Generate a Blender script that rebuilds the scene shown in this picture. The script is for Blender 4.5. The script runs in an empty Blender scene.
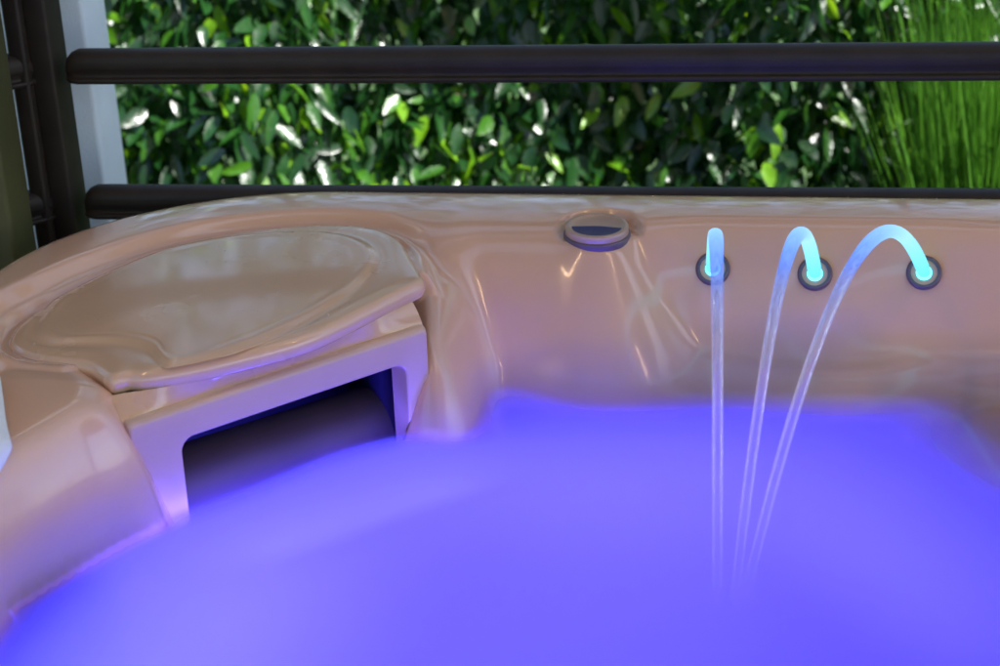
import bpy, bmesh, math, random
import numpy as np
from mathutils import Vector, Matrix
random.seed(7); rng = np.random.default_rng(7)
S = bpy.context.scene
COL = S.collection
# ------------------------------------------------------------------ camera
F, PITCH, ROLL, ZC = 1600., math.radians(22), math.radians(2.2), .72
fw = np.array([0, math.cos(PITCH), -math.sin(PITCH)])
rt0 = np.array([1., 0, 0]); up0 = np.array([0, math.sin(PITCH), math.cos(PITCH)])
rt = math.cos(ROLL)*rt0 - math.sin(ROLL)*up0
up = math.sin(ROLL)*rt0 + math.cos(ROLL)*up0
cam = bpy.data.cameras.new('camera'); camo = bpy.data.objects.new('camera', cam); COL.objects.link(camo)
camo.matrix_world = Matrix(((rt[0], up[0], -fw[0], 0), (rt[1], up[1], -fw[1], 0), (rt[2], up[2], -fw[2], ZC), (0, 0, 0, 1)))
cam.sensor_width = 36; cam.lens = F/1000*36; cam.clip_end = 3000; cam.clip_start = .02
cam.dof.use_dof = True; cam.dof.focus_distance = 1.72; cam.dof.aperture_fstop = 5.0
S.camera = camo
# ------------------------------------------------------------------ sky, sun, exposure
SUN_EL, SUN_AZ = math.radians(50), math.radians(124)     # azimuth clockwise from +Y
W = bpy.data.worlds.new('World'); S.world = W; W.use_nodes = True
nt = W.node_tree; bg = nt.nodes['Background']
sky = nt.nodes.new('ShaderNodeTexSky'); sky.sky_type = 'NISHITA'; sky.sun_disc = False
sky.sun_elevation = SUN_EL; sky.sun_rotation = SUN_AZ
nt.links.new(sky.outputs[0], bg.inputs[0]); bg.inputs[1].default_value = .13
sl = bpy.data.lights.new('sun', 'SUN'); sl.energy = 5.0; sl.angle = math.radians(.5); sl.color = (1, .98, .94)
so = bpy.data.objects.new('sun', sl); COL.objects.link(so)
sd_ = Vector((math.sin(SUN_AZ)*math.cos(SUN_EL), math.cos(SUN_AZ)*math.cos(SUN_EL), math.sin(SUN_EL)))
so.rotation_euler = sd_.to_track_quat('Z', 'Y').to_euler()
vs = S.view_settings; vs.view_transform = 'Standard'; vs.look = 'None'; vs.gamma = 1; vs.use_curve_mapping = False
vs.exposure = 1.35
S.cycles.max_bounces = 10; S.cycles.transparent_max_bounces = 16; S.cycles.diffuse_bounces = 4
S.cycles.caustics_reflective = False; S.cycles.caustics_refractive = False
S.cycles.sample_clamp_indirect = 10
# ------------------------------------------------------------------ frames
TH = math.radians(9.6); ct, st = math.cos(TH), math.sin(TH)
def tol(p): return np.array([p[0]*ct-p[1]*st, p[0]*st+p[1]*ct, p[2]])      # world -> tub frame
def tow(p): return np.array([p[0]*ct+p[1]*st, -p[0]*st+p[1]*ct, p[2]])     # tub frame -> world
def ray(px, py): return fw + rt*(px-500)/F + up*(333-py)/F
def atz(px, py, z):
    d = ray(px, py); return np.array([0, 0, ZC]) + d*(z-ZC)/d[2]
def aty(px, py, y):
    d = ray(px, py); return np.array([0, 0, ZC]) + d*y/d[1]
def lz(px, py, z): return tol(atz(px, py, z))
# ------------------------------------------------------------------ materials
def mat(name, col=(.5, .5, .5), rough=.5, metal=0, spec=.5, coat=0, emis=None, es=0):
    m = bpy.data.materials.new(name); m.use_nodes = True
    b = m.node_tree.nodes['Principled BSDF']
    b.inputs['Base Color'].default_value = (*col, 1); b.inputs['Roughness'].default_value = rough
    b.inputs['Metallic'].default_value = metal; b.inputs['Specular IOR Level'].default_value = spec
    b.inputs['Coat Weight'].default_value = coat; b.inputs['Coat Roughness'].default_value = .07; b.inputs['Coat IOR'].default_value = 1.5
    if emis: b.inputs['Emission Color'].default_value = (*emis, 1); b.inputs['Emission Strength'].default_value = es
    return m
def noise_col(m, c1, c2, scale, coord='Object', bump=0, bscale=None, rr=None, detail=4):
    t = m.node_tree; b = t.nodes['Principled BSDF']
    tc = t.nodes.new('ShaderNodeTexCoord'); n = t.nodes.new('ShaderNodeTexNoise')
    n.inputs['Scale'].default_value = scale; n.inputs['Detail'].default_value = detail
    r = t.nodes.new('ShaderNodeValToRGB'); r.color_ramp.elements[0].position = .3; r.color_ramp.elements[1].position = .7
    r.color_ramp.elements[0].color = (*c1, 1); r.color_ramp.elements[1].color = (*c2, 1)
    t.links.new(tc.outputs[coord], n.inputs[0]); t.links.new(n.outputs[0], r.inputs[0]); t.links.new(r.outputs[0], b.inputs['Base Color'])
    if rr:
        mr = t.nodes.new('ShaderNodeMapRange'); mr.inputs['To Min'].default_value = rr[0]; mr.inputs['To Max'].default_value = rr[1]
        t.links.new(n.outputs[0], mr.inputs[0]); t.links.new(mr.outputs[0], b.inputs['Roughness'])
    if bump:
        n2 = t.nodes.new('ShaderNodeTexNoise'); n2.inputs['Scale'].default_value = bscale or scale*4; n2.inputs['Detail'].default_value = 3
        t.links.new(tc.outputs[coord], n2.inputs[0])
        bp = t.nodes.new('ShaderNodeBump'); bp.inputs['Strength'].default_value = bump; bp.inputs['Distance'].default_value = .002
        t.links.new(n2.outputs[0], bp.inputs['Height']); t.links.new(bp.outputs[0], b.inputs['Normal'])
    return m
TAN = (.62, .40, .28)
ACR = noise_col(mat('tan_acrylic', TAN, .2, coat=.75, spec=.5), (.65, .375, .235), (.69, .405, .26), 5, rr=(.16, .24))
LIDM = noise_col(mat('tan_lid_plastic', TAN, .26, coat=.8, spec=.4), (.61, .365, .205), (.655, .395, .23), 9, bump=.06, bscale=160, rr=(.25, .29))
LIDM.node_tree.nodes['Principled BSDF'].inputs['Coat Roughness'].default_value = .1
PANM = noise_col(mat('tan_panel_plastic', TAN, .4, coat=.15), (.54, .34, .235), (.58, .37, .255), 12, bump=.1, bscale=900)
DARKP = noise_col(mat('dark_plastic', (.03, .028, .04), .3), (.018, .014, .04), (.026, .02, .05), 20)
RINGM = noise_col(mat('grey_plum_plastic', (.1, .07, .09), .3), (.10, .065, .085), (.14, .09, .11), 60)
RAILM = noise_col(mat('anthracite_aluminium', (.02, .016, .013), .5, spec=.25), (.018, .013, .011), (.026, .019, .015), 30, bump=.1, bscale=700)
# ------------------------------------------------------------------ object helpers
def link(name, me, m=None, parent=None, smooth=True):
    o = bpy.data.objects.new(name, me); COL.objects.link(o)
    if m: me.materials.append(m)
    if smooth: me.polygons.foreach_set('use_smooth', [True]*len(me.polygons))
    if parent: o.parent = parent
    return o
def obj(name, vs_, fs, m=None, parent=None, smooth=True):
    me = bpy.data.meshes.new(name); me.from_pydata([tuple(map(float, v)) for v in vs_], [], fs); me.update()
    return link(name, me, m, parent, smooth)
def bmobj(name, bm, m=None, parent=None, smooth=False, bevel=0, seg=3):
    if bevel: bmesh.ops.bevel(bm, geom=list(bm.edges), offset=bevel, segments=seg, affect='EDGES', profile=.5)
    me = bpy.data.meshes.new(name); bm.to_mesh(me); bm.free()
    o = link(name, me, m, parent, smooth or bevel > 0)
    if bevel:
        try: me.set_sharp_from_angle(angle=math.radians(50))
        except Exception: pass
    return o
def box(bm, c, s, rz=0):
    M = Matrix.Translation(Vector(c)) @ Matrix.Rotation(rz, 4, 'Z') @ Matrix.Diagonal((*s, 1))
    bmesh.ops.create_cube(bm, size=1, matrix=M)
def empty(name, loc=(0, 0, 0), rz=0, parent=None):
    o = bpy.data.objects.new(name, None); COL.objects.link(o); o.location = loc; o.rotation_euler = (0, 0, rz)
    o.empty_display_size = .1
    if parent: o.parent = parent
    return o
def tag(o, label=None, cat=None, group=None, kind=None):
    if label: o['label'] = label
    if cat: o['category'] = cat
    if group: o['group'] = group
    if kind: o['kind'] = kind
    return o
def sstep(a, b, x):
    t = np.clip((x-a)/(b-a), 0, 1); return t*t*(3-2*t)
def smax(a, b, k): 
    h = np.clip(.5+.5*(a-b)/k, 0, 1); return b*(1-h)+a*h + k*h*(1-h)
def smin(a, b, k): return -smax(-a, -b, k)
def sdpoly(X, Y, P):
    """signed distance to polygon, negative inside"""
    d = np.full(X.shape, 1e9); ins = np.zeros(X.shape, bool); n = len(P)
    for i in range(n):
        ax, ay = P[i][:2]; bx, by = P[(i+1) % n][:2]
        ex, ey = bx-ax, by-ay; L = ex*ex+ey*ey
        t = np.clip(((X-ax)*ex+(Y-ay)*ey)/L, 0, 1)
        d = np.minimum(d, np.hypot(X-ax-t*ex, Y-ay-t*ey))
        c = ((ay > Y) != (by > Y))
        with np.errstate(divide='ignore', invalid='ignore'):
            ins ^= c & (X < (bx-ax)*(Y-ay)/((by-ay) if by != ay else 1e-9)+ax)
    return np.where(ins, -d, d)
def sdsoft(X, Y, P, rad):
    o = sdpoly(X, Y, P)*2; w = 2
    for k in range(10):
        a = k*math.pi/5; q = rad*(1 if k % 2 else .55); o = o + sdpoly(X+q*math.cos(a), Y+q*math.sin(a), P); w += 1
    return o/w
def spline(P, n):
    """closed Catmull-Rom through P, n samples"""
    P = np.array(P, float); N = len(P); out = []
    for i in range(N):
        p0, p1, p2, p3 = P[i-1], P[i], P[(i+1) % N], P[(i+2) % N]
        for t in np.linspace(0, 1, n//N+1)[:-1]:
            out.append(.5*((2*p1)+(-p0+p2)*t+(2*p0-5*p1+4*p2-p3)*t*t+(-p0+3*p1-3*p2+p3)*t**3))
    return np.array(out)
# ================================================================== SETTING
def sheet(name, x0, x1, y0, y1, z, m, n=1):
    me = bpy.data.meshes.new(name); bm = bmesh.new(); bmesh.ops.create_grid(bm, x_segments=n, y_segments=n, size=.5,
        matrix=Matrix.Translation(((x0+x1)/2, (y0+y1)/2, z)) @ Matrix.Diagonal((x1-x0, y1-y0, 1, 1)))
    return tag(bmobj(name, bm, m), kind='structure')
GZ = -.80
LAWN = noise_col(mat('lawn_green', (.05, .1, .02), .8), (.03, .065, .012), (.07, .12, .03), 3, bump=1, bscale=60)
sheet('ground', -400, 400, -400, 400, GZ, LAWN)
DECK = noise_col(mat('deck_stone', (.25, .23, .2), .7), (.2, .185, .16), (.3, .28, .25), 2.5, bump=.4, bscale=80)
sheet('terrace', -3.4, 4.6, -4.5, 2.55, GZ+.02, DECK)
# ------------------------------------------------------------------ unseen roof added to shade the tub
ROOFM = noise_col(mat('pale_roof_board', (.5, .45, .4), .6), (.42, .37, .32), (.52, .46, .4), 4)
pg = empty('shade_roof', (0, 0, GZ), -TH)
tag(pg, 'unseen pale board roof on dark posts, added to shade the hot tub', 'shade_roof')
bm = bmesh.new(); box(bm, (1.1, -1.25, 3.1), (5.8, 5.7, .1)); bmobj('roof', bm, ROOFM, pg, bevel=.01)
for x, y in ((-1.7, 1.5), (3.9, 1.5), (-1.7, -4.0), (3.9, -4.0)):
    bm = bmesh.new(); box(bm, (x, y, 1.53), (.12, .12, 3.04)); bmobj('post', bm, RAILM, pg, bevel=.006)
# warm batten lamps under the roof (their reflections show as yellow lines on the acrylic)
LAMPM = mat('lamp_warm', (1, .8, .5), .5, emis=(1, .66, .36), es=36)
def batten(loc, ln, rz, lab):
    t = tag(empty('batten_lamp', loc, rz), lab, 'lamp', 'batten lamps under the added roof')
    bm = bmesh.new(); box(bm, (0, 0, .022), (ln+.04, .05, .03)); bmobj('housing', bm, RAILM, t, bevel=.004)
    bm = bmesh.new(); box(bm, (0, 0, 0), (ln, .016, .012)); bmobj('tube', bm, LAMPM, t, bevel=.003)
batten((-.9, .7, 2.2), 1.0, math.radians(60), 'warm batten lamp over the left rim')
batten((1.2, .9, 2.2), 1.0, math.radians(-35), 'warm batten lamp over the right seat')
# ================================================================== HOT TUB
tub = empty('hot_tub', (0, 0, 0), -TH)
tag(tub, 'tan acrylic hot tub with glowing violet water and a filter cabinet in its corner', 'hot tub')
CR = .325; U0, U1, V0, V1 = -.825, 1.275, -.243, 1.857
CX, CY = (U0+U1)/2, (V0+V1)/2; HX, HY = (U1-U0)/2, (V1-V0)/2
def dist_in(X, Y):
    qx = np.abs(X-CX)-(HX-CR); qy = np.abs(Y-CY)-(HY-CR)
    return -(np.hypot(np.maximum(qx, 0), np.maximum(qy, 0)) + np.minimum(np.maximum(qx, qy), 0) - CR)
PD = np.array([0, .006, .014, .03, .06, .09, .108, .122, .134, .146, .158, .172, .19, .215, .245, .275, .32, .38, .50, .8, 2])
PZ = np.array([.128, .142, .148, .151, .152, .150, .1455, .134, .115, .092, .066, .042, .024, .014, .004, -.015, -.08, -.20, -.48, -.58, -.58])
PDL = np.array([0, .006, .014, .03, .06, .09, .12, .145, .165, .185, .205, .225, .245, .265, .30, .34, .40, .50, .8, 2])
PZL = np.array([.128, .142, .148, .151, .152, .151, .1465, .138, .126, .108, .084, .055, .026, .004, -.04, -.12, -.24, -.48, -.58, -.58])
def smoothcurve(x, PX, PY):
    # monotone cubic (pchip-like)
    h = np.diff(PX); dl = np.diff(PY)/h; m = np.zeros(len(PX))
    for i in range(1, len(PX)-1):
        if dl[i-1]*dl[i] > 0:
            w1 = 2*h[i]+h[i-1]; w2 = h[i]+2*h[i-1]; m[i] = (w1+w2)/(w1/dl[i-1]+w2/dl[i])
    m[0] = dl[0]; m[-1] = dl[-1]
    x = np.clip(x, PX[0], PX[-1]); k = np.clip(np.searchsorted(PX, x)-1, 0, len(h)-1); t = (x-PX[k])/h[k]
    return ((1+2*t)*(1-t)**2*PY[k] + t*(1-t)**2*h[k]*m[k] + t*t*(3-2*t)*PY[k+1] + t*t*(t-1)*h[k]*m[k+1])
LIDPX = [(8, 345), (14, 328), (32, 314), (60, 300), (100, 281), (150, 262), (200, 248), (250, 240), (300, 236), (345, 236), (380, 241), (402, 252), (415, 272), (423, 289), (425, 297), (400, 309), (365, 327), (310, 353), (240, 373), (180, 387), (142, 393), (126, 392), (112, 380), (88, 366), (55, 361), (28, 356)]
LIDO = np.array([lz(px, py, (.113+.013*(px-126)/300) if i in range(13, 22) else .131)[:2] for i, (px, py) in enumerate(LIDPX)])
LIDI = np.array([lz(px, py, .138)[:2] for px, py in [(44, 329), (51, 312), (69, 294), (101, 276), (138, 262), (193, 249), (253, 242), (322, 242), (359, 252), (369, 268), (352, 291), (322, 310), (276, 333), (221, 352), (178, 362), (163, 358), (152, 345), (124, 338), (83, 337), (60, 337)]])
LIDOS = spline(LIDO, 260)
A = np.array([-.566, 1.275]); B = np.array([-.330, 1.509])      # cabinet front line, tub frame
Tn = (B-A)/np.linalg.norm(B-A); Nn = np.array([-Tn[1], Tn[0]])  # Nn points into the cabinet
def AB(s, n): return A + Tn*s + Nn*n
LEN = float(np.linalg.norm(B-A))
NOSE = [(-.80, 1.36), (-.62, 1.36), AB(.010, .12), AB(.010, .024), AB(-.004, .02), AB(-.006, .0), (-.592, 1.235), (-.622, 1.17), (-.655, 1.10), (-.71, 1.0), (-.82, .95)]
WING = [AB(LEN+.004, .03), AB(LEN+.004, 0), (-.322, 1.55), (-.305, 1.63), (-.285, 1.72), (-.25, 1.80), (-.4, 1.80), (-.40, 1.62)]
FRONT = [AB(-.02, .008), AB(LEN+.02, .008), (-.20, 1.46), (0, 1.1), (-.34, .85), (-.47, 1.18)]
CAB = [AB(.010, .004), AB(LEN-.010, .004), AB(LEN-.012, .15), AB(.012, .15)]
SEAT = [(.235, 1.75), (.19, 1.60), (.235, 1.45), (.34, 1.2), (.5, 1.0), (.9, .8), (1.2, .8), (1.2, 1.75)]
KN = lz(597, 237, .134)[:2]
def Zf(X, Y, d):
    side = sstep(-.45, -.62, X)*sstep(1.45, 1.2, Y)
    z = smoothcurve(np.maximum(d + .03*side, 0), PD, PZ)
    # recessed seat back behind the three water jets, and a shallower one beside it
    z = z - side*sstep(.19, .245, d)*.15
    wl = sstep(-.055, -.20, X)*sstep(-.75, -.5, X)*(1-side)*sstep(.8, 1.2, Y); z = z*(1-wl) + wl*smoothcurve(np.maximum(d, 0), PDL, PZL)
    r = np.hypot((X-.073)/.165, (d-.118)/.092); z = z - .010*sstep(1.22, .74, r)*sstep(.09, .135, d)*(1-wl)**2
    r = np.hypot((X+.17)/.115, (d-.20)/.06); z = z - .0015*sstep(1.6, .3, r)*sstep(.12, .15, d)
    # trough round the cover
    sl_ = sdpoly(X, Y, LIDOS)
    m = sstep(.045, .006, sl_)*sstep(.03, .05, d)
    rid = .006*np.exp(-((sl_-.016)/.006)**2)
    z = z*(1-m) + m*(.127+rid - .0)
    z = smin(z, -.30 + 5*np.maximum(sdpoly(X, Y, FRONT), 0), .01)
    ns = sdsoft(X, Y, NOSE, .014); z = smax(z, .1285 - 5.2*.010*np.log1p(np.exp(np.clip((ns-.003)/.010, -30, 30)))-.10*np.maximum(1.30-Y, 0)**1.0*sstep(-.8, -.6, X), .012)
    wg = sdsoft(X, Y, WING, .022); z = smax(z, .130 - 2.9*.024*np.log1p(np.exp(np.clip((wg+.004)/.024, -30, 30))), .04)
    se = sdsoft(X, Y, SEAT, .05)-.02; z = smax(z, .004 - 1.5*.03*np.log1p(np.exp(np.clip((se+.0)/.03, -30, 30))), .025)
    z = z - .004*sstep(.0, .16, X-.34)*0
    # under the cover
    z = np.where(sl_ < -.004, np.minimum(z, .100), z)
    kr = np.hypot(X-KN[0], (Y-KN[1])); z = smax(z, .1285-1.3*np.maximum(kr-.036, 0), .022)
    # dimple of the air knob
    kr = np.hypot(X-KN[0]-.004, Y-KN[1]); z = z*(1-sstep(.052, .044, kr)) + np.minimum(z, .1345)*sstep(.052, .044, kr)
    z = np.where(sdpoly(X, Y, CAB) < 0, -.30, z)
    return z
def outline(n_fine=760):
    """points and inward normals round the rounded rectangle"""
    pts = []
    def arc(cx, cy, a0, a1, n):
        for a in np.linspace(a0, a1, n, endpoint=False): pts.append((cx+CR*math.cos(a), cy+CR*math.sin(a), -math.cos(a), -math.sin(a)))
    def line(x0, y0, x1, y1, nx, ny, n):
        for t in np.linspace(0, 1, n, endpoint=False): pts.append((x0+(x1-x0)*t, y0+(y1-y0)*t, nx, ny))
    line(U0, V0+CR, U0, .7, 1, 0, 40); line(U0, .7, U0, V1-CR, 1, 0, 280)
    arc(U0+CR, V1-CR, math.pi, math.pi/2, 300)
    line(U0+CR, V1, .75, V1, 0, -1, 420); line(.75, V1, U1-CR, V1, 0, -1, 14)
    arc(U1-CR, V1-CR, math.pi/2, 0, 30); line(U1, V1-CR, U1, V0+CR, -1, 0, 60)
    arc(U1-CR, V0+CR, 0, -math.pi/2, 30); line(U1-CR, V0, U0+CR, V0, 0, 1, 60); arc(U0+CR, V0+CR, -math.pi/2, -math.pi, 30)
    return np.array(pts)
OL = outline(); NU = len(OL)
dv = np.concatenate([np.linspace(0, .03, 12)[1:], np.arange(.033, .318, .003)])
rows = []
for zz, off in ((GZ+.03, -.012), (.05, -.012), (.085, -.012), (.10, -.0115), (.113, -.0105), (.123, -.008), (.130, -.004)):
    rows.append(np.stack([OL[:, 0]+OL[:, 2]*off, OL[:, 1]+OL[:, 3]*off, np.full(NU, zz)], 1))
def row(X, Y): return np.stack([X, Y, Zf(X, Y, dist_in(X, Y))], 1)
for d in dv:
    X = OL[:, 0]+OL[:, 2]*d; Y = OL[:, 1]+OL[:, 3]*d; rows.append(row(X, Y))
X0, Y0 = X.copy(), Y.copy()
for s in np.concatenate([np.linspace(0, .12, 34)[1:], np.linspace(.12, 1, 50)[1:-1]]):
    X = X0*(1-s)+CX*s; Y = Y0*(1-s)+CY*s; rows.append(row(X, Y))
V = np.concatenate(rows); NR = len(rows)
idx = np.arange(NR*NU).reshape(NR, NU)
q = np.stack([idx[:-1], np.roll(idx, -1, 1)[:-1], np.roll(idx, -1, 1)[1:], idx[1:]], -1).reshape(-1, 4)
def fastmesh(name, V, Q, m, parent=None, smooth=True, attrs=None):
    me = bpy.data.meshes.new(name); me.vertices.add(len(V)); me.vertices.foreach_set('co', np.asarray(V, float).ravel())
    Q = np.asarray(Q, np.int32); k = Q.shape[1]
    me.loops.add(Q.size); me.loops.foreach_set('vertex_index', Q.ravel())
    me.polygons.add(len(Q)); me.polygons.foreach_set('loop_start', np.arange(0, Q.size, k, dtype=np.int32))
    me.polygons.foreach_set('loop_total', np.full(len(Q), k, np.int32)); me.update(); me.validate()
    for an, av in (attrs or {}).items():
        at = me.attributes.new(an, 'FLOAT', 'POINT'); at.data.foreach_set('value', np.asarray(av, np.float32))
    if m: me.materials.append(m)
    me.polygons.foreach_set('use_smooth', np.full(len(Q), smooth)); 
    o = bpy.data.objects.new(name, me); COL.objects.link(o)
    if parent: o.parent = parent
    return o
shell = fastmesh('shell', V, q[:, ::-1], ACR, tub)
# ---- cover of the filter cabinet
def polar(P, c, n):
    ang = np.linspace(-math.pi, math.pi, n, endpoint=False); R = np.zeros(n)
    Q = np.roll(P, -1, 0)
    for i, a in enumerate(ang):
        dx, dy = math.cos(a), math.sin(a); best = 0
        e = Q-P; den = dx*e[:, 1]-dy*e[:, 0]; w = P-c
        with np.errstate(divide='ignore', invalid='ignore'):
            t = (w[:, 0]*e[:, 1]-w[:, 1]*e[:, 0])/den; s = (w[:, 0]*dy-w[:, 1]*dx)/den
        ok = (s >= -1e-6) & (s <= 1+1e-6) & (t > 0) & np.isfinite(t)
        R[i] = t[ok].max() if ok.any() else 0
    return ang, R
NL = 420
lc = np.array([LIDI[:, 0].mean(), LIDI[:, 1].mean()])
ang, Ro = polar(spline(LIDO, 520), lc, NL); _, Ri = polar(spline(LIDI, 400), lc, NL)
def smooth_c(a, k=3):
    for _ in range(k): a = (np.roll(a, 1)+2*a+np.roll(a, -1))/4
    return a
Ro = smooth_c(Ro, 7); Ri = smooth_c(np.minimum(Ri, Ro-.012), 5)
cs, sn = np.cos(ang), np.sin(ang)
def tilt(X, Y): return .007 + .012*((X-A[0])*Tn[0]+(Y-A[1])*Tn[1])/LEN
rows = []
def lrow(R, z):
    X = lc[0]+cs*R; Y = lc[1]+sn*R; rows.append(np.stack([X, Y, z+tilt(X, Y)], 1))
for s in np.linspace(.02, .9, 26): lrow(Ri*s, .1300 + .0030*(1-s*s))
# raised lip round the plateau, then the fall to the border
gap = Ro-Ri
for t, z in ((-.010, .1302), (-.006, .1304), (-.002, .1303), (.001, .1299), (.004, .1291), (.007, .1280), (.010, .1272), (.013, .1268)):
    lrow(Ri+t*np.minimum(1, gap/.014), z)
b0 = Ri+.013*np.minimum(1, gap/.014)
for s in (.15, .3, .45, .6, .72): lrow(b0+(Ro-.010-b0)*s*1.0, .1262+.0008*math.sin(s*3))
for a in np.linspace(0, math.pi/2, 9): lrow(Ro-.010+.010*math.sin(a), .1155+.0105*math.cos(a))
for z, o_ in ((.113, 0), (.1085, -.001), (.1065, -.003), (.106, -.008), (.106, -.014)): lrow(Ro+o_, z)
NR = len(rows); V = np.concatenate(rows); idx = np.arange(NR*NL).reshape(NR, NL)
q = np.stack([idx[:-1], idx[1:], np.roll(idx, -1, 1)[1:], np.roll(idx, -1, 1)[:-1]], -1).reshape(-1, 4)
Vc = np.vstack([V, [[lc[0], lc[1], 1*.1332+float(tilt(lc[0], lc[1]))]]])
me = bpy.data.meshes.new('cover'); me.from_pydata(Vc.tolist(), [], q.tolist()+[[len(V), i, (i+1) % NL] for i in range(NL)]); me.update()
link('filter_cover', me, LIDM, tub)
# ---- filter housing: fascia under the cover, framed panel, dark well, weir
def top_z(s): return .098 + .010*s/LEN
fas = []
NS = 60
prof_unused = [(.012, .118), (.004, .110), (-.0005, .103), (-.001, .100), (.000, .097), (.003, .094), (.012, .090)]
# fascia follows the curved front of the cover at its top and the straight panel at its bottom
LF = spline(LIDO, 520)
def front_off(s):
    """how far the cover's front edge stands in front of the panel line at s"""
    rel = LF-A; ss = rel@Tn; nn = rel@Nn; m = np.abs(ss-s) < .008
    return nn[m].min() if m.any() else 0
fo = np.array([front_off(s) for s in np.linspace(.0, LEN, NS)]); fo = np.convolve(np.pad(fo, 3, 'edge'), np.ones(7)/7, 'valid')
ks = np.linspace(0, 1, 9)
for j, k in enumerate(ks):
    for i, s in enumerate(np.linspace(-.005, LEN-.001, NS)):
        zt = .116+.012*s/LEN; zb = top_z(s)-.004
        n = (fo[i]+.004)*(1-k)**1.6 + .010*k + .002*math.sin(k*math.pi)
        p = AB(s, n); fas.append((p[0], p[1], zt*(1-k)+zb*k))
hs = empty('filter_housing', (0, 0, 0), 0, tub)
obj('fascia', fas, [[j*NS+i, j*NS+i+1, (j+1)*NS+i+1, (j+1)*NS+i] for j in range(len(ks)-1) for i in range(NS-1)], LIDM, hs)
def rrect(s0, s1, z0, z1, r, n=10, shear=.010/LEN):
    P = []
    for cx, cz, a0 in ((s1-r, z1-r, 0), (s0+r, z1-r, 90), (s0+r, z0+r, 180), (s1-r, z0+r, 270)):
        for a in np.linspace(a0, a0+90, n): P.append((cx+r*math.cos(math.radians(a)), cz+r*math.sin(math.radians(a))))
    # resample sides so that long loops bend evenly
    out = []
    for i in range(len(P)):
        p, q_ = np.array(P[i]), np.array(P[(i+1) % len(P)]); L = np.linalg.norm(q_-p); k = 8 if (i+1) % n == 0 else 1
        for t in range(k): out.append(p+(q_-p)*t/k)
    return np.array([(a, b+shear*a) for a, b in out])
loops = []
def addloop(P, n):
    loops.append(np.array([[*AB(a, n + .0), b] for a, b in P]))
PT = .098
o0, o1, o2, o3 = -.004, LEN-.001, -.16, PT
i0, i1, i2, i3 = .047, LEN-.030, -.10, PT-.034
addloop(rrect(o0, o1, o2, o3, .004), .020)
addloop(rrect(o0, o1, o2, o3, .004), .008)
for a in np.linspace(0, math.pi/2, 6)[0:]:
    e = .007*(1-math.cos(a)); addloop(rrect(o0+e*.5, o1-e*.5, o2+e, o3-e, .005), .008-.008*math.sin(a))
for k in (.33, .66): addloop(rrect(o0+.006+(i0-.012-o0)*k, o1-.006-(o1-.009-i1)*k*.8, o2+.01, o3-.006-(o3-.009-i3)*k, .006+.008*k), .0)
for a in np.linspace(0, math.pi/2, 5):
    e = .003*(1-math.sin(a)); addloop(rrect(i0-e, i1+e, i2-e, i3+e, .014+e), .003*(1-math.cos(a)))
addloop(rrect(i0, i1, i2, i3, .014), .030)
K = len(loops[0]); V = np.concatenate(loops)
obj('panel', V, [[j*K+i, (j+1)*K+i, (j+1)*K+(i+1) % K, j*K+(i+1) % K] for j in range(len(loops)-1) for i in range(K)], PANM, hs)
# dark well behind the opening
loops = []
addloop(rrect(i0-.001, i1+.001, i2-.001, i3+.001, .015), .0285)
addloop(rrect(i0-.012, i1+.004, i2-.01, i3+.006, .02), .0295)
addloop(rrect(i0-.012, i1+.004, i2-.01, i3+.006, .02), .06)
addloop(rrect(i0-.012, i1+.004, i2-.01, i3+.006, .02), .13)
K = len(loops[0]); V = np.concatenate(loops)
obj('well', V, [[j*K+i, (j+1)*K+i, (j+1)*K+(i+1) % K, j*K+(i+1) % K] for j in range(3) for i in range(K)]+[[3*K+i for i in range(K)]], DARKP, hs)
wv = []; NWv = 40; KW = 16
WEIR = noise_col(mat('weir_plastic', (.06, .04, .05), .55), (.085, .05, .05), (.11, .065, .062), 10)
for i, s in enumerate(np.linspace(.036, LEN-.010, NWv)):
    f = i/(NWv-1)
    for a in np.linspace(-.3, math.pi*.62, KW):
        rr_ = .050; p = AB(s, .088-rr_*math.cos(a)); wv.append((p[0], p[1], -.038+.002*f+rr_*math.sin(a)))
obj('weir', wv, [[i*KW+j, (i+1)*KW+j, (i+1)*KW+j+1, i*KW+j+1] for i in range(NWv-1) for j in range(KW-1)], WEIR, hs)
# ---- lathe helper
def lathe(name, prof, loc, nrm, m, parent, seg=64, sx=1., sy=1.):
    vs_, fs = [], []
    for r, z in prof:
        for k in range(seg): a = 2*math.pi*k/seg; vs_.append((r*math.cos(a)*sx, r*math.sin(a)*sy, z))
    for j in range(len(prof)-1):
        for k in range(seg): fs.append([j*seg+k, j*seg+(k+1) % seg, (j+1)*seg+(k+1) % seg, (j+1)*seg+k])
    o = obj(name, vs_, fs, m, parent); o.location = loc; o.rotation_mode = 'QUATERNION'; o.rotation_quaternion = Vector(nrm).to_track_quat('Z', 'Y')
    return o
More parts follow.
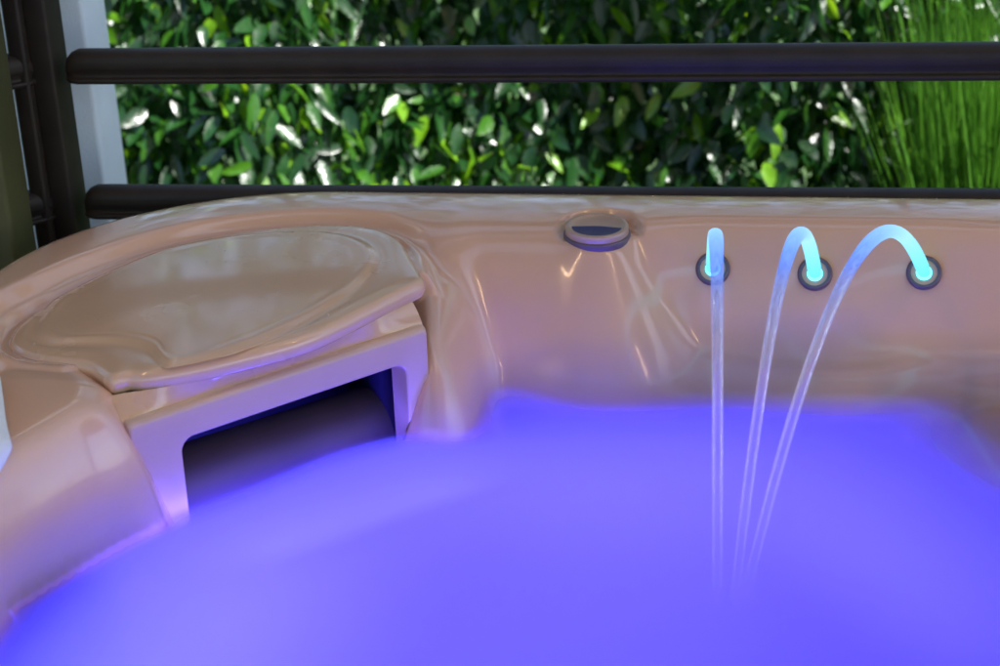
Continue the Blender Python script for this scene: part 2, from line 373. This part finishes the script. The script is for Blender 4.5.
# ---- air knob on the rim
kz = float(Zf(np.array([KN[0]]), np.array([KN[1]]), dist_in(np.array([KN[0]]), np.array([KN[1]])))[0])
knob = empty('air_knob', (KN[0], KN[1], kz+.004), 0, tub); knob.rotation_euler = (math.radians(5), math.radians(1), 0); knob.scale = (1, 1, .68)
CHR = noise_col(mat('champagne_metal', (.42, .30, .22), .34, metal=.15), (.40, .26, .18), (.46, .30, .21), 40)
PLUM = mat('plum_crescent', (.035, .02, .09), .45, coat=0, spec=.25)
lathe('collar', [(.0365, -.014), (.0385, .0), (.0375, .0022), (.035, .003)], (0, 0, 0), (0, 0, 1), RINGM, knob)
lathe('knob_body', [(.0355, -.004), (.0362, .006), (.0362, .0125), (.0352, .0150), (.0332, .0160), (.0312, .0156), (.0298, .0136), (.027, .0115), (.018, .0098), (.008, .0090), (.0005, .009)], (0, 0, 0), (0, 0, 1), CHR, knob)
# dark plum crescent on the front half of the scooped top
cv = []; n = 30
for i in range(n+1):
    a = math.radians(194 + 152*i/n); R0 = .0288
    for k in range(7):
        f = k/6; x = R0*math.cos(a); y0 = R0*math.sin(a); y1 = -.0035+.0075*(1-(x/.0285)**2)
        y = y0*(1-f)+max(y1, y0)*f; rr_ = math.hypot(x, y); cv.append((x, y, .0106+.0031*(rr_/.029)**3))
obj('dark_crescent', cv, [[i*7+k, (i+1)*7+k, (i+1)*7+k+1, i*7+k+1] for i in range(n) for k in range(6)], PLUM, knob)
# ---- three jet nozzles
GLOW = mat('cyan_lamp', (.2, .8, 1), .3, emis=(.10, .62, 1), es=1.2)
JP = [(713, 269), (815, 274), (924, 273)]
def march(d, t0):
    tt = np.arange(t0, 2.2, .001); P = np.array([0, 0, ZC])[:, None] + d[:, None]*tt; P = tol(P)
    under = P[2] < Zf(P[0], P[1], dist_in(P[0], P[1])); k = int(np.argmax(under)); return P[:, k].copy()
def nozzle_pos(px, py):
    return march(ray(px, py), 1.4)
JN = Vector((.0, -.80, .58)).normalized(); JN = Vector((-.08, -.82, .56)).normalized()
JL = []
for px, py in JP:
    p = nozzle_pos(px, py); JL.append(p)
    e = empty('jet_nozzle', p, 0, tub)
    lathe('ring', [(.0185, -.012), (.0195, .001), (.0190, .0045), (.0170, .0060), (.0150, .0054), (.0143, .0036)], (0, 0, 0), JN, RINGM, e)
    lathe('face', [(.0145, .0036), (.0115, .0040), (.0092, .0034), (.0086, .0010)], (0, 0, 0), JN, PANM, e)
    lathe('lens', [(.0088, .0012), (.0075, .0022), (.004, .0028), (.0002, .003)], (0, 0, 0), JN, GLOW, e)
# ================================================================== WATER
us = np.arange(U0+.12, 1.17, .0065); vs2 = np.arange(V0+.1, V1-.12, .0065)
XX, YY = np.meshgrid(us, vs2)
def wz(X, Y):
    z = .004*np.sin(3.1*X+1.3*np.sin(2.2*Y))+.003*np.sin(7.3*X+4*Y)+.002*np.sin(11*Y-6*X)
    z += .010*np.exp(-(((X+.40)/.09)**2+((Y-1.42)/.10)**2)) + .014*np.exp(-(((X+.27)/.06)**2+((Y-1.57)/.06)**2))
    return z
ZZ = wz(XX, YY); SH = Zf(XX, YY, dist_in(XX, YY))
cabd = sdpoly(XX, YY, [AB(-.0, -.004), AB(LEN, -.004), AB(LEN+.0, .2), AB(-.0, .2)])
dep = ZZ-SH
edge = dep + .012*np.sin(14*XX+3*np.sin(9*YY)) + .008*np.sin(31*XX+2*np.sin(17*YY))
al = .30*sstep(-.055, .0, edge)+.68*sstep(-.018, .10, edge)
al = al*(.5*sstep(.0, .015, cabd)+.5*sstep(.005, .045, cabd))
al = np.minimum(al*1.02, 1)
film = sstep(.02, -.02, dep); ZZ = smax(ZZ, SH+.005, .012)
idx = np.arange(XX.size).reshape(XX.shape)
q = np.stack([idx[:-1, :-1], idx[:-1, 1:], idx[1:, 1:], idx[1:, :-1]], -1).reshape(-1, 4)
al = al*sstep(.075, .05, SH); alf = al.ravel(); keep = alf[q].max(1) > .001
q = q[keep]; used = np.unique(q); remap = -np.ones(XX.size, int); remap[used] = np.arange(len(used)); q = remap[q]
V = np.stack([XX.ravel(), YY.ravel(), ZZ.ravel()], 1)[used]
WM = bpy.data.materials.new('milky_water'); WM.use_nodes = True; t = WM.node_tree; t.nodes.clear()
out = t.nodes.new('ShaderNodeOutputMaterial'); tr = t.nodes.new('ShaderNodeBsdfTranslucent'); df = t.nodes.new('ShaderNodeBsdfDiffuse')
tp = t.nodes.new('ShaderNodeBsdfTransparent'); mx = t.nodes.new('ShaderNodeMixShader'); m2 = t.nodes.new('ShaderNodeMixShader')
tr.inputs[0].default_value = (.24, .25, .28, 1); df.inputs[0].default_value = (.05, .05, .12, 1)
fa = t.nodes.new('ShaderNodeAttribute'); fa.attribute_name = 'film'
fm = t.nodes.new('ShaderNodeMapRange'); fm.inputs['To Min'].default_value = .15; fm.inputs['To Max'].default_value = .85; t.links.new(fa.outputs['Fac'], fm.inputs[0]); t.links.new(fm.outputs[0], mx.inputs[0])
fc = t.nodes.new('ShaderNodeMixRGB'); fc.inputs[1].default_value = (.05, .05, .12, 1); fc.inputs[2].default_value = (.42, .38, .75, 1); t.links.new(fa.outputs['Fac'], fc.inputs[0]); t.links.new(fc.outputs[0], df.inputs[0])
t.links.new(tr.outputs[0], mx.inputs[1]); t.links.new(df.outputs[0], mx.inputs[2])
at = t.nodes.new('ShaderNodeAttribute'); at.attribute_name = 'cover'
t.links.new(at.outputs['Fac'], m2.inputs[0]); t.links.new(tp.outputs[0], m2.inputs[1]); t.links.new(mx.outputs[0], m2.inputs[2])
t.links.new(m2.outputs[0], out.inputs[0])
wat = fastmesh('water', tow(V.T).T if False else np.stack(tow(V.T), 1), q, WM, None, True, {'cover': alf[used], 'film': film.ravel()[used]})
tag(wat, kind='structure')
# lamps under the water
for loc, e, r_ in (((-.30, .85, -.36), 10, .05), ((-.08, 1.14, -.38), 5.5, .05), ((.22, 1.05, -.40), 5, .05), ((.70, .45, -.40), 3, .05), ((-.15, .2, -.40), 6.0, .05)):
    w = tow(np.array(loc)); L = bpy.data.lights.new('pool_light', 'POINT'); L.energy = e; L.color = (.058, .066, 1); L.shadow_soft_size = r_
    lo = bpy.data.objects.new('pool_light', L); COL.objects.link(lo); lo.location = w
# area lights added under the water to tint the walls violet
for c, aim, ln, e in (((.02, 1.38, -.30), (0, .68, .73), .80, 15), (tuple(AB(LEN*.5, -.13))+(-.08,), (Nn[0]*.9, Nn[1]*.9, .45), .24, .4), ((-.42, 1.04, -.22), (-.80, .1, .58), .34, 5.0), ((.12, 1.20, -.16), (.80, .45, .45), .3, 1.0)):
    L = bpy.data.lights.new('wall_fill', 'AREA'); L.shape = 'RECTANGLE'; L.size = ln; L.size_y = .12; L.energy = e; L.color = (.060, .055, 1)
    lo = bpy.data.objects.new('wall_fill', L); COL.objects.link(lo); lo.location = tow(np.array(c, float))
    d_ = Vector(tow(np.array(aim, float))).normalized(); lx_ = Vector(tow(np.array((Tn[0], Tn[1], 0) if ln < .25 else (.5, -.85, 0) if c[0] > .1 else ((0, 1, 0) if c[0] < -.3 else (1, 0, 0)), float)))
    zc_ = -d_; yc_ = zc_.cross(lx_).normalized(); xc_ = yc_.cross(zc_)
    lo.rotation_euler = Matrix((xc_, yc_, zc_)).transposed().to_euler()
# ---- streams
SM = bpy.data.materials.new('lit_stream'); SM.use_nodes = True; t = SM.node_tree; t.nodes.clear()
out = t.nodes.new('ShaderNodeOutputMaterial'); gl = t.nodes.new('ShaderNodeBsdfGlass'); gl.inputs['IOR'].default_value = 1.33; gl.inputs['Roughness'].default_value = .08
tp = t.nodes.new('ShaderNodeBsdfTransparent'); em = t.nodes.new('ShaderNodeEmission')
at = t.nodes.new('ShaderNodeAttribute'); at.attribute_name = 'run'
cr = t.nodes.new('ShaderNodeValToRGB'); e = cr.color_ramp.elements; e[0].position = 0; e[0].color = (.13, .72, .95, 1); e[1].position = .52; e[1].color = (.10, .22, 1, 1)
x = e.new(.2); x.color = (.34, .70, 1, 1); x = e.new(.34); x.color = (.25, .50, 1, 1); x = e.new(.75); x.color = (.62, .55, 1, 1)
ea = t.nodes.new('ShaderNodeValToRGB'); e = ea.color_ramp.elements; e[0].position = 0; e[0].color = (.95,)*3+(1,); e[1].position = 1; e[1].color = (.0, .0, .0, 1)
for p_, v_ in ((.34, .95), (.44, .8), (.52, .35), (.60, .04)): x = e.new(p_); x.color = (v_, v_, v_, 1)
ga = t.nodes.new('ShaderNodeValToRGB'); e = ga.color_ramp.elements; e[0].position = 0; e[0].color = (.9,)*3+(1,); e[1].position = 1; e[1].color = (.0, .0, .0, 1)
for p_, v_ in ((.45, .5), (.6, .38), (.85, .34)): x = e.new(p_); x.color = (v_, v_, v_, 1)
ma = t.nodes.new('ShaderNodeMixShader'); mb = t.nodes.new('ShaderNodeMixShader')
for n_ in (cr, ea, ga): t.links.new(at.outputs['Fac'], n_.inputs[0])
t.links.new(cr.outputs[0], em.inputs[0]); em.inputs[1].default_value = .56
t.links.new(ga.outputs[0], ma.inputs[0]); t.links.new(tp.outputs[0], ma.inputs[1]); t.links.new(gl.outputs[0], ma.inputs[2])
lw = t.nodes.new('ShaderNodeLayerWeight'); lw.inputs['Blend'].default_value = .22
lm = t.nodes.new('ShaderNodeMath'); lm.operation = 'MULTIPLY'; lq = t.nodes.new('ShaderNodeMath'); lq.operation = 'MULTIPLY'; lq.inputs[1].default_value = 1.7; lq.use_clamp = True; t.links.new(lw.outputs['Facing'], lq.inputs[0]); t.links.new(lq.outputs[0], lm.inputs[0]); t.links.new(ga.outputs[0], lm.inputs[1])
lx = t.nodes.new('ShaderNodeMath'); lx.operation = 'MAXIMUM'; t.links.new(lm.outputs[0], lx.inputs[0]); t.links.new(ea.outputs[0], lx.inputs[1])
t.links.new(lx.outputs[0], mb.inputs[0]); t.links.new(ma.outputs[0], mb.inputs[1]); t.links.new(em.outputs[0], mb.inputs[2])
t.links.new(mb.outputs[0], out.inputs[0])
LABS = ['straight glowing water stream from the left jet, nearest the air knob', 'arching glowing water stream from the middle of three jets', 'widest arching glowing water stream, from the right jet']
for i, (p, land, a_) in enumerate(zip(JL, [(717, 612), (733, 612), (742, 610)], (.50, .53, .53))):
    p0 = tow(p+np.array(JN)*.0035); p1 = atz(*land, 0.0)
    NSG, K = 90, 20; C = []
    for s in np.linspace(0, 1, NSG):
        z = p0[2]+a_*s-(a_+p0[2])*s*s; C.append([p0[0]+(p1[0]-p0[0])*s, p0[1]+(p1[1]-p0[1])*s, z])
    C = np.array(C); T = np.gradient(C, axis=0); T /= np.linalg.norm(T, axis=1)[:, None]
    vs_, run = [], []
    for j in range(NSG):
        s = j/(NSG-1); sd = np.cross(T[j], [0, 0, 1]); sd /= np.linalg.norm(sd); nn = np.cross(sd, T[j])
        r = .0066*(1+.35*math.exp(-((s-.06)/.05)**2)*0) if s < .02 else .0080*(1-.56*s) + .0010*math.exp(-((s-.35)/.15)**2)
        r *= 1 + .006*math.sin(s*55+i)
        for k in range(K):
            a = 2*math.pi*k/K; v = C[j]+(sd*math.cos(a)+nn*math.sin(a)*(.9))*r; vs_.append(v); run.append(s)
    q = [[j*K+k, j*K+(k+1) % K, (j+1)*K+(k+1) % K, (j+1)*K+k] for j in range(NSG-1) for k in range(K)]
    o = fastmesh('water_stream', np.array(vs_), np.array(q), SM, None, True, {'run': np.array(run)})
    tag(o, LABS[i], 'water stream', 'lit water streams arching out of the tub wall')
# ================================================================== FENCE
FY = 1.98       # distance at the left corner post
fence = empty('slat_fence', (0, 0, 0), 0)
tag(fence, 'dark anthracite metal fence with rounded horizontal rails behind the tub', 'fence')
def yawline(px, py, y0):       # corner point of the back run
    return aty(px, py, y0)
c0 = aty(68, 66, FY); FTH = math.radians(8.5); fdir = np.array([math.cos(FTH), -math.sin(FTH), 0]); fn = np.array([-math.sin(FTH), -math.cos(FTH), 0])
def rail(zc, name, length, start, dirv, nrm, h=.043, dpt=.034):
    # rounded top, concave front with a lip at the bottom
    P = [(-dpt/2, h*.30), (-dpt*.3, h*.46), (0, h*.5), (dpt*.25, h*.46), (dpt*.42, h*.36), (dpt*.5, h*.22), (dpt*.5, h*.02), (dpt*.44, -h*.10), (dpt*.40, -h*.20), (dpt*.42, -h*.27), (dpt*.52, -h*.30), (dpt*.56, -h*.36), (dpt*.52, -h*.43), (dpt*.4, -h*.47), (0, -h*.5), (-dpt*.4, -h*.47), (-dpt*.5, -h*.3)]
    C2 = spline([(a, b) for a, b in P], len(P)*4); n = len(C2); vs_ = []
    ends = [(0, .55), (.003, .75), (.008, .9), (.016, 1), (.03, 1)] + [(length*k/30, 1) for k in range(1, 31)]
    for s, sc in ends:
        for a, b in C2: vs_.append(start + dirv*s + nrm*a*sc + np.array([0, 0, zc + b*sc + (0 if sc == 1 else -h*.5*(1-sc)*.6)]))
    m_ = len(ends)
    fs = [[j*n+i, j*n+(i+1) % n, (j+1)*n+(i+1) % n, (j+1)*n+i] for j in range(m_-1) for i in range(n)] + [list(range(n))[::-1], [(m_-1)*n+i for i in range(n)]]
    o = obj(name, vs_, fs, RAILM, fence); 
    return o
base = np.array([c0[0], c0[1], 0])
zt = c0[2]; zl = aty(85, 201, FY)[2]
SP = zt-zl
for k in range(-4, 6):
    rail(zt+k*SP*1.0, 'rail', 4.6, base, fdir, fn)
# side run coming forward on the left
sdir = np.array([-math.sin(FTH)-.62, -math.cos(FTH)+.35, 0]); sdir /= np.linalg.norm(sdir); snr = np.array([-sdir[1], sdir[0], 0])
for k in range(-4, 6):
    rail(zt+k*SP*1.0, 'rail', 1.5, base-np.array([.045, .0, 0]), sdir, snr)
PSTM = RAILM
def post(x, y, w, d, rz, z0, z1, m, parent, name='post', bev=.004):
    bm = bmesh.new(); box(bm, (x, y, (z0+z1)/2), (w, d, z1-z0), rz); return bmobj(name, bm, m, parent, bevel=bev)
pc = aty(45, 100, FY+.01)
post(pc[0]+.012, pc[1], .030, .05, -FTH, GZ+.02, 1.3, PSTM, fence)
post(pc[0]-.013, pc[1]-.004, .022, .062, -FTH, GZ+.02, 1.3, PSTM, fence)
e2 = base+fdir*4.6; post(e2[0], e2[1], .05, .05, -FTH, GZ+.02, 1.3, PSTM, fence)
# grey rendered pillar behind the corner
PILM = noise_col(mat('grey_render', (.42, .45, .48), .8), (.60, .66, .75), (.66, .72, .82), 14, bump=.5, bscale=300)
a = aty(91, 92, 2.2); b = aty(-12, 92, 2.2)
bm = bmesh.new(); box(bm, ((a[0]+b[0])/2, 2.28, .6), (a[0]-b[0], .14, 2.8), 0)
tag(bmobj('pillar', bm, PILM, None, bevel=.006), 'pale grey rendered pillar standing behind the fence corner post', 'pillar')
# olive timber post at the left edge
OLM = noise_col(mat('olive_timber', (.05, .05, .015), .6), (.045, .045, .012), (.07, .065, .02), 8, bump=.3, bscale=90)
a = aty(14, 165, 1.88)
bm = bmesh.new(); box(bm, (a[0]-.075, 1.88, .30), (.15, .09, 2.16), 0)
tag(bmobj('timber_post', bm, OLM, None, bevel=.006), 'dark olive timber post at the left edge beside the tub rim', 'post')
# ================================================================== HEDGE
LEAF = bpy.data.materials.new('leaf'); LEAF.use_nodes = True; t = LEAF.node_tree; b = t.nodes['Principled BSDF']
at = t.nodes.new('ShaderNodeAttribute'); at.attribute_name = 'tint'
cr = t.nodes.new('ShaderNodeValToRGB'); e = cr.color_ramp.elements
e[0].position = 0; e[0].color = (.008, .035, .010, 1); e[1].position = 1; e[1].color = (.16, .36, .010, 1)
x = e.new(.55); x.color = (.016, .080, .014, 1); x = e.new(.85); x.color = (.06, .20, .010, 1)
t.links.new(at.outputs['Fac'], cr.inputs[0]); t.links.new(cr.outputs[0], b.inputs['Base Color'])
b.inputs['Roughness'].default_value = .33; b.inputs['Specular IOR Level'].default_value = 1.0
tl = t.nodes.new('ShaderNodeBsdfTranslucent'); mx = t.nodes.new('ShaderNodeMixShader'); mx.inputs[0].default_value = .45
hs_ = t.nodes.new('ShaderNodeHueSaturation'); hs_.inputs['Value'].default_value = 2.2; hs_.inputs['Hue'].default_value = .48
t.links.new(cr.outputs[0], hs_.inputs['Color']); t.links.new(hs_.outputs[0], tl.inputs[0])
t.links.new(b.outputs[0], mx.inputs[1]); t.links.new(tl.outputs[0], mx.inputs[2]); t.links.new(mx.outputs[0], t.nodes['Material Output'].inputs[0])
tc = t.nodes.new('ShaderNodeTexCoord'); nz = t.nodes.new('ShaderNodeTexNoise'); nz.inputs['Scale'].default_value = 70
bp = t.nodes.new('ShaderNodeBump'); bp.inputs['Strength'].default_value = .5; bp.inputs['Distance'].default_value = .004
t.links.new(tc.outputs['Object'], nz.inputs[0]); t.links.new(nz.outputs[0], bp.inputs['Height']); t.links.new(bp.outputs[0], b.inputs['Normal'])
def leaves(P, Ln, Wd, dirs, nrm, tint, bend):
    """P base points, dirs along leaf, nrm leaf normal -> quads+tris as quads with 8 verts"""
    sd = np.cross(dirs, nrm); sd /= np.linalg.norm(sd, axis=1)[:, None]; nrm = np.cross(sd, dirs)
    L = Ln[:, None]; Wd = Wd[:, None]; bnd = bend[:, None]
    def at_(f, w, k): return P + dirs*L*f + sd*Wd*w + nrm*(k*Wd - bnd*L*f*f)
    vs_ = [at_(0, 0, 0), at_(.33, 0, 0), at_(.68, 0, 0), at_(1, 0, 0), at_(.14, .32, .10), at_(.42, .5, .16), at_(.75, .33, .10), at_(.14, -.32, .10), at_(.42, -.5, .16), at_(.75, -.33, .10)]
    V = np.stack(vs_, 1).reshape(-1, 3); n = len(P)
    fq = np.array([[0, 1, 5, 4], [1, 2, 6, 5], [0, 7, 8, 1], [1, 8, 9, 2], [2, 3, 3, 6], [2, 9, 9, 3]])
    base_ = (np.arange(n)*10)[:, None, None]
    Q = (base_+np.array([[0, 1, 5, 4], [1, 2, 6, 5], [0, 7, 8, 1], [1, 8, 9, 2]])[None]).reshape(-1, 4)
    T3 = (base_+np.array([[2, 3, 6], [2, 9, 3]])[None]).reshape(-1, 3)
    return V, Q, T3, np.repeat(tint, 10)
def mixedmesh(name, V, Q, T3, m, parent, tint):
    me = bpy.data.meshes.new(name); me.vertices.add(len(V)); me.vertices.foreach_set('co', V.ravel())
    li = np.concatenate([Q.ravel(), T3.ravel()]).astype(np.int32); me.loops.add(len(li)); me.loops.foreach_set('vertex_index', li)
    me.polygons.add(len(Q)+len(T3))
    me.polygons.foreach_set('loop_start', np.concatenate([np.arange(len(Q))*4, len(Q)*4+np.arange(len(T3))*3]).astype(np.int32))
    me.polygons.foreach_set('loop_total', np.concatenate([np.full(len(Q), 4), np.full(len(T3), 3)]).astype(np.int32))
    me.update(); me.validate()
    a_ = me.attributes.new('tint', 'FLOAT', 'POINT'); a_.data.foreach_set('value', tint.astype(np.float32))
    me.materials.append(m); me.polygons.foreach_set('use_smooth', np.full(len(me.polygons), True))
    o = bpy.data.objects.new(name, me); COL.objects.link(o); o.parent = parent; return o
HR = math.radians(6); HC = np.array([.2, 3.05]); hx = np.array([math.cos(HR), -math.sin(HR)]); hy = np.array([math.sin(HR), math.cos(HR)])
hedge = empty('hedge', (HC[0], HC[1], GZ), -HR)
tag(hedge, 'tall clipped leafy green hedge with glossy leaves behind the fence', 'hedge')
def hedge_leaves(n, x0, x1, z0, z1, dmax, big=1., back=0.):
    x = rng.uniform(x0, x1, n); z = rng.uniform(z0, z1, n)
    front = .05*np.sin(x*5.3+z*3)+.05*np.sin(z*9+x*2.1)+.03*np.sin(x*13)
    y = front + back + dmax*rng.random(n)**1.6
    # twig clusters: pull leaves to clumps
    P = np.stack([x, y, z], 1)
    az = rng.normal(0, .9, n); drop = rng.normal(.75, .45, n)
    dirs = np.stack([np.sin(az)*np.cos(drop), -np.cos(az)*np.cos(drop)*.8, -np.sin(drop)], 1); dirs /= np.linalg.norm(dirs, axis=1)[:, None]
    nr = np.stack([rng.normal(.1, .7, n), rng.normal(-.35, .6, n), rng.normal(.7, .45, n)], 1)
    tint = np.clip(rng.beta(1.6, 2.2, n), 0, 1); yl = rng.random(n) < .07; tint[yl] = 1
    return leaves(P, rng.uniform(.040, .080, n)*big, rng.uniform(.019, .034, n)*big, dirs, nr, tint, rng.uniform(0, .25, n))
H = 2.35; parts = [hedge_leaves(24000, -1.9, 2.0, .25, 1.25, .42), hedge_leaves(12000, -4, 5, .02, H, .5, 1.15), hedge_leaves(4500, -4, 5, .05, H, .5, 1.7, .3)]
off = 0; Vs, Qs, Ts, Ti = [], [], [], []
for v, q_, t3, ti in parts: Vs.append(v); Qs.append(q_+off); Ts.append(t3+off); Ti.append(ti); off += len(v)
mixedmesh('foliage', np.concatenate(Vs), np.concatenate(Qs), np.concatenate(Ts), LEAF, hedge, np.concatenate(Ti))
BARK = noise_col(mat('bark', (.06, .045, .03), .8), (.04, .03, .02), (.09, .07, .045), 30)
def tubepath(bm, pts, radii, K=6):
    rings = []
    for j, p in enumerate(pts):
        a = Vector(pts[min(j+1, len(pts)-1)])-Vector(pts[max(j-1, 0)]); qn = a.to_track_quat('Z', 'Y')
        rings.append([bm.verts.new(Vector(p)+qn @ Vector((math.cos(2*math.pi*k/K)*radii[j], math.sin(2*math.pi*k/K)*radii[j], 0))) for k in range(K)])
    for j in range(len(rings)-1):
        for k in range(K): bm.faces.new((rings[j][k], rings[j][(k+1) % K], rings[j+1][(k+1) % K], rings[j+1][k]))
for i in range(14):
    bm = bmesh.new(); x = -3.7+i*.62+random.uniform(-.1, .1); y = random.uniform(.25, .45)
    tubepath(bm, [(x, y, 0), (x+.03, y+.02, .6), (x-.02, y, 1.3), (x+.02, y, 2.1)], [.03, .024, .016, .006])
    for k in range(16):
        z = random.uniform(.15, 1.9); a = random.uniform(-2.6, .0) if random.random() < .7 else random.uniform(0, 3.1); l = random.uniform(.2, .42)
        tubepath(bm, [(x, y, z), (x+math.cos(a)*l*.5, y+math.sin(a)*l*.5, z+l*.3), (x+math.cos(a)*l, y+math.sin(a)*l, z+l*.45)], [.008, .005, .0025], 5)
    bmobj('stem', bm, BARK, hedge, True)
# ---- ornamental grass clump at the right
gc = aty(975, 130, 2.88)
gr = empty('ornamental_grass', (gc[0]+.12, gc[1], GZ), 0)
tag(gr, 'clump of tall bright green grass blades in front of the hedge at the right', 'grass clump')
GM = bpy.data.materials.new('grass_blade'); GM.use_nodes = True; t = GM.node_tree; b = t.nodes['Principled BSDF']
at = t.nodes.new('ShaderNodeAttribute'); at.attribute_name = 'tint'; cr = t.nodes.new('ShaderNodeValToRGB')
cr.color_ramp.elements[0].color = (.04, .14, .010, 1); cr.color_ramp.elements[1].color = (.12, .32, .025, 1)
t.links.new(at.outputs['Fac'], cr.inputs[0]); t.links.new(cr.outputs[0], b.inputs['Base Color']); b.inputs['Roughness'].default_value = .4
tl = t.nodes.new('ShaderNodeBsdfTranslucent'); mx = t.nodes.new('ShaderNodeMixShader'); mx.inputs[0].default_value = .35
t.links.new(cr.outputs[0], tl.inputs[0]); t.links.new(b.outputs[0], mx.inputs[1]); t.links.new(tl.outputs[0], mx.inputs[2]); t.links.new(mx.outputs[0], t.nodes['Material Output'].inputs[0])
n = 3000; bx = .50-.68*rng.random(n)**1.2; by = rng.normal(0, .06, n); hh = rng.uniform(.75, 1.15, n)
lean_a = np.arctan2(by, bx)+rng.normal(0, .6, n); lean = rng.uniform(.02, .20, n)
wd = rng.uniform(.0018, .004, n); fa = rng.uniform(0, math.pi, n)
Vg = []; ks = np.linspace(0, 1, 6)
for k in ks:
    cx_ = bx+np.cos(lean_a)*lean*k**1.8; cy_ = by+np.sin(lean_a)*lean*k**1.8; cz_ = hh*(k-.12*lean*k*k*2)
    w_ = wd*(1-k**2*.92)
    Vg.append(np.stack([cx_-np.cos(fa)*w_, cy_-np.sin(fa)*w_, cz_], 1)); Vg.append(np.stack([cx_+np.cos(fa)*w_, cy_+np.sin(fa)*w_, cz_], 1))
Vg = np.stack(Vg, 1).reshape(-1, 3); bs = (np.arange(n)*12)[:, None, None]
Qg = (bs+np.array([[2*k, 2*k+1, 2*k+3, 2*k+2] for k in range(5)])[None]).reshape(-1, 4)
fastmesh('blades', Vg, Qg, GM, gr, True, {'tint': np.repeat(rng.random(n), 12)})

# ---- loose water drops on the cover and rim
bm = bmesh.new()
def drop(x, y, r_):
    if sdpoly(np.array([x]), np.array([y]), LIDOS)[0] < -.012:
        z = .1325 + float(tilt(x, y))
    else: z = float(Zf(np.array([x]), np.array([y]), dist_in(np.array([x]), np.array([y])))[0])
    bmesh.ops.create_icosphere(bm, subdivisions=2, radius=r_, matrix=Matrix.Translation((x, y, z)) @ Matrix.Diagonal((1, random.uniform(.8, 1.2), .45, 1)))
for cx_, cy_, n_, sp in ((-.60, 1.60, 14, .035), (-.50, 1.50, 12, .03), (-.42, 1.45, 6, .02), (-.62, 1.45, 8, .04)):
    for k in range(n_): drop(random.gauss(cx_, sp), random.gauss(cy_, sp), random.uniform(.0004, .0010))
for k in range(60): drop(random.uniform(-.5, .6), V1-random.uniform(.008, .03), random.uniform(.0006, .0014))
DROP = mat('clear_drop', (1, 1, 1), .03); DROP.node_tree.nodes['Principled BSDF'].inputs['Transmission Weight'].default_value = 1; DROP.node_tree.nodes['Principled BSDF'].inputs['IOR'].default_value = 1.33
dr = bmobj('water_drops', bm, DROP, None, True); dr.rotation_euler = (0, 0, -TH)
tag(dr, 'tiny clear water drops scattered over the cover and the rim of the tub', 'water drops', kind='stuff')

# ---- white towel draped over the left rim
def Zp(x, y): return float(Zf(np.array([x]), np.array([y]), dist_in(np.array([x]), np.array([y])))[0])
def hit(px, py):
    d = ray(px, py); o = np.array([0, 0, ZC])
    return march(d, .9)
E_ = [hit(*q) for q in ((-3, 384), (2, 388), (4, 402), (6, 420), (9, 438), (13, 455), (7, 468), (0, 479), (-12, 496))]
tw = []; NB = 14; EP = []
for i in range(len(E_)-1):
    for t_ in np.linspace(0, 1, 5)[:-1]: EP.append(E_[i]*(1-t_)+E_[i+1]*t_)
EP.append(E_[-1])
for i, p in enumerate(EP):
    f = i/(len(EP)-1); far = np.array([U0-.016, 1.24-.20*f])
    for j in range(NB):
        k = j/(NB-1); x = p[0]*(1-k)+far[0]*k; y = p[1]*(1-k)+far[1]*k
        tw.append((x, y, Zp(x, y)+.007+.0015*math.sin(31*y+9*x)))
    for dz in (.05, .14, .24): tw.append((far[0]-.004, far[1], .13-dz))
NB += 3
tow_o = obj('towel', tw, [[i*NB+j, (i+1)*NB+j, (i+1)*NB+j+1, i*NB+j+1] for i in range(len(EP)-1) for j in range(NB-1)],
    noise_col(mat('white_terry', (.8, .8, .8), .9), (.76, .77, .80), (.84, .85, .87), 60, bump=.8, bscale=500))
tow_o.rotation_euler = (0, 0, -TH); md = tow_o.modifiers.new('thick', 'SOLIDIFY'); md.thickness = .006; md.offset = 0
tag(tow_o, 'white towel draped over the tub rim at the far left, one corner showing', 'towel')
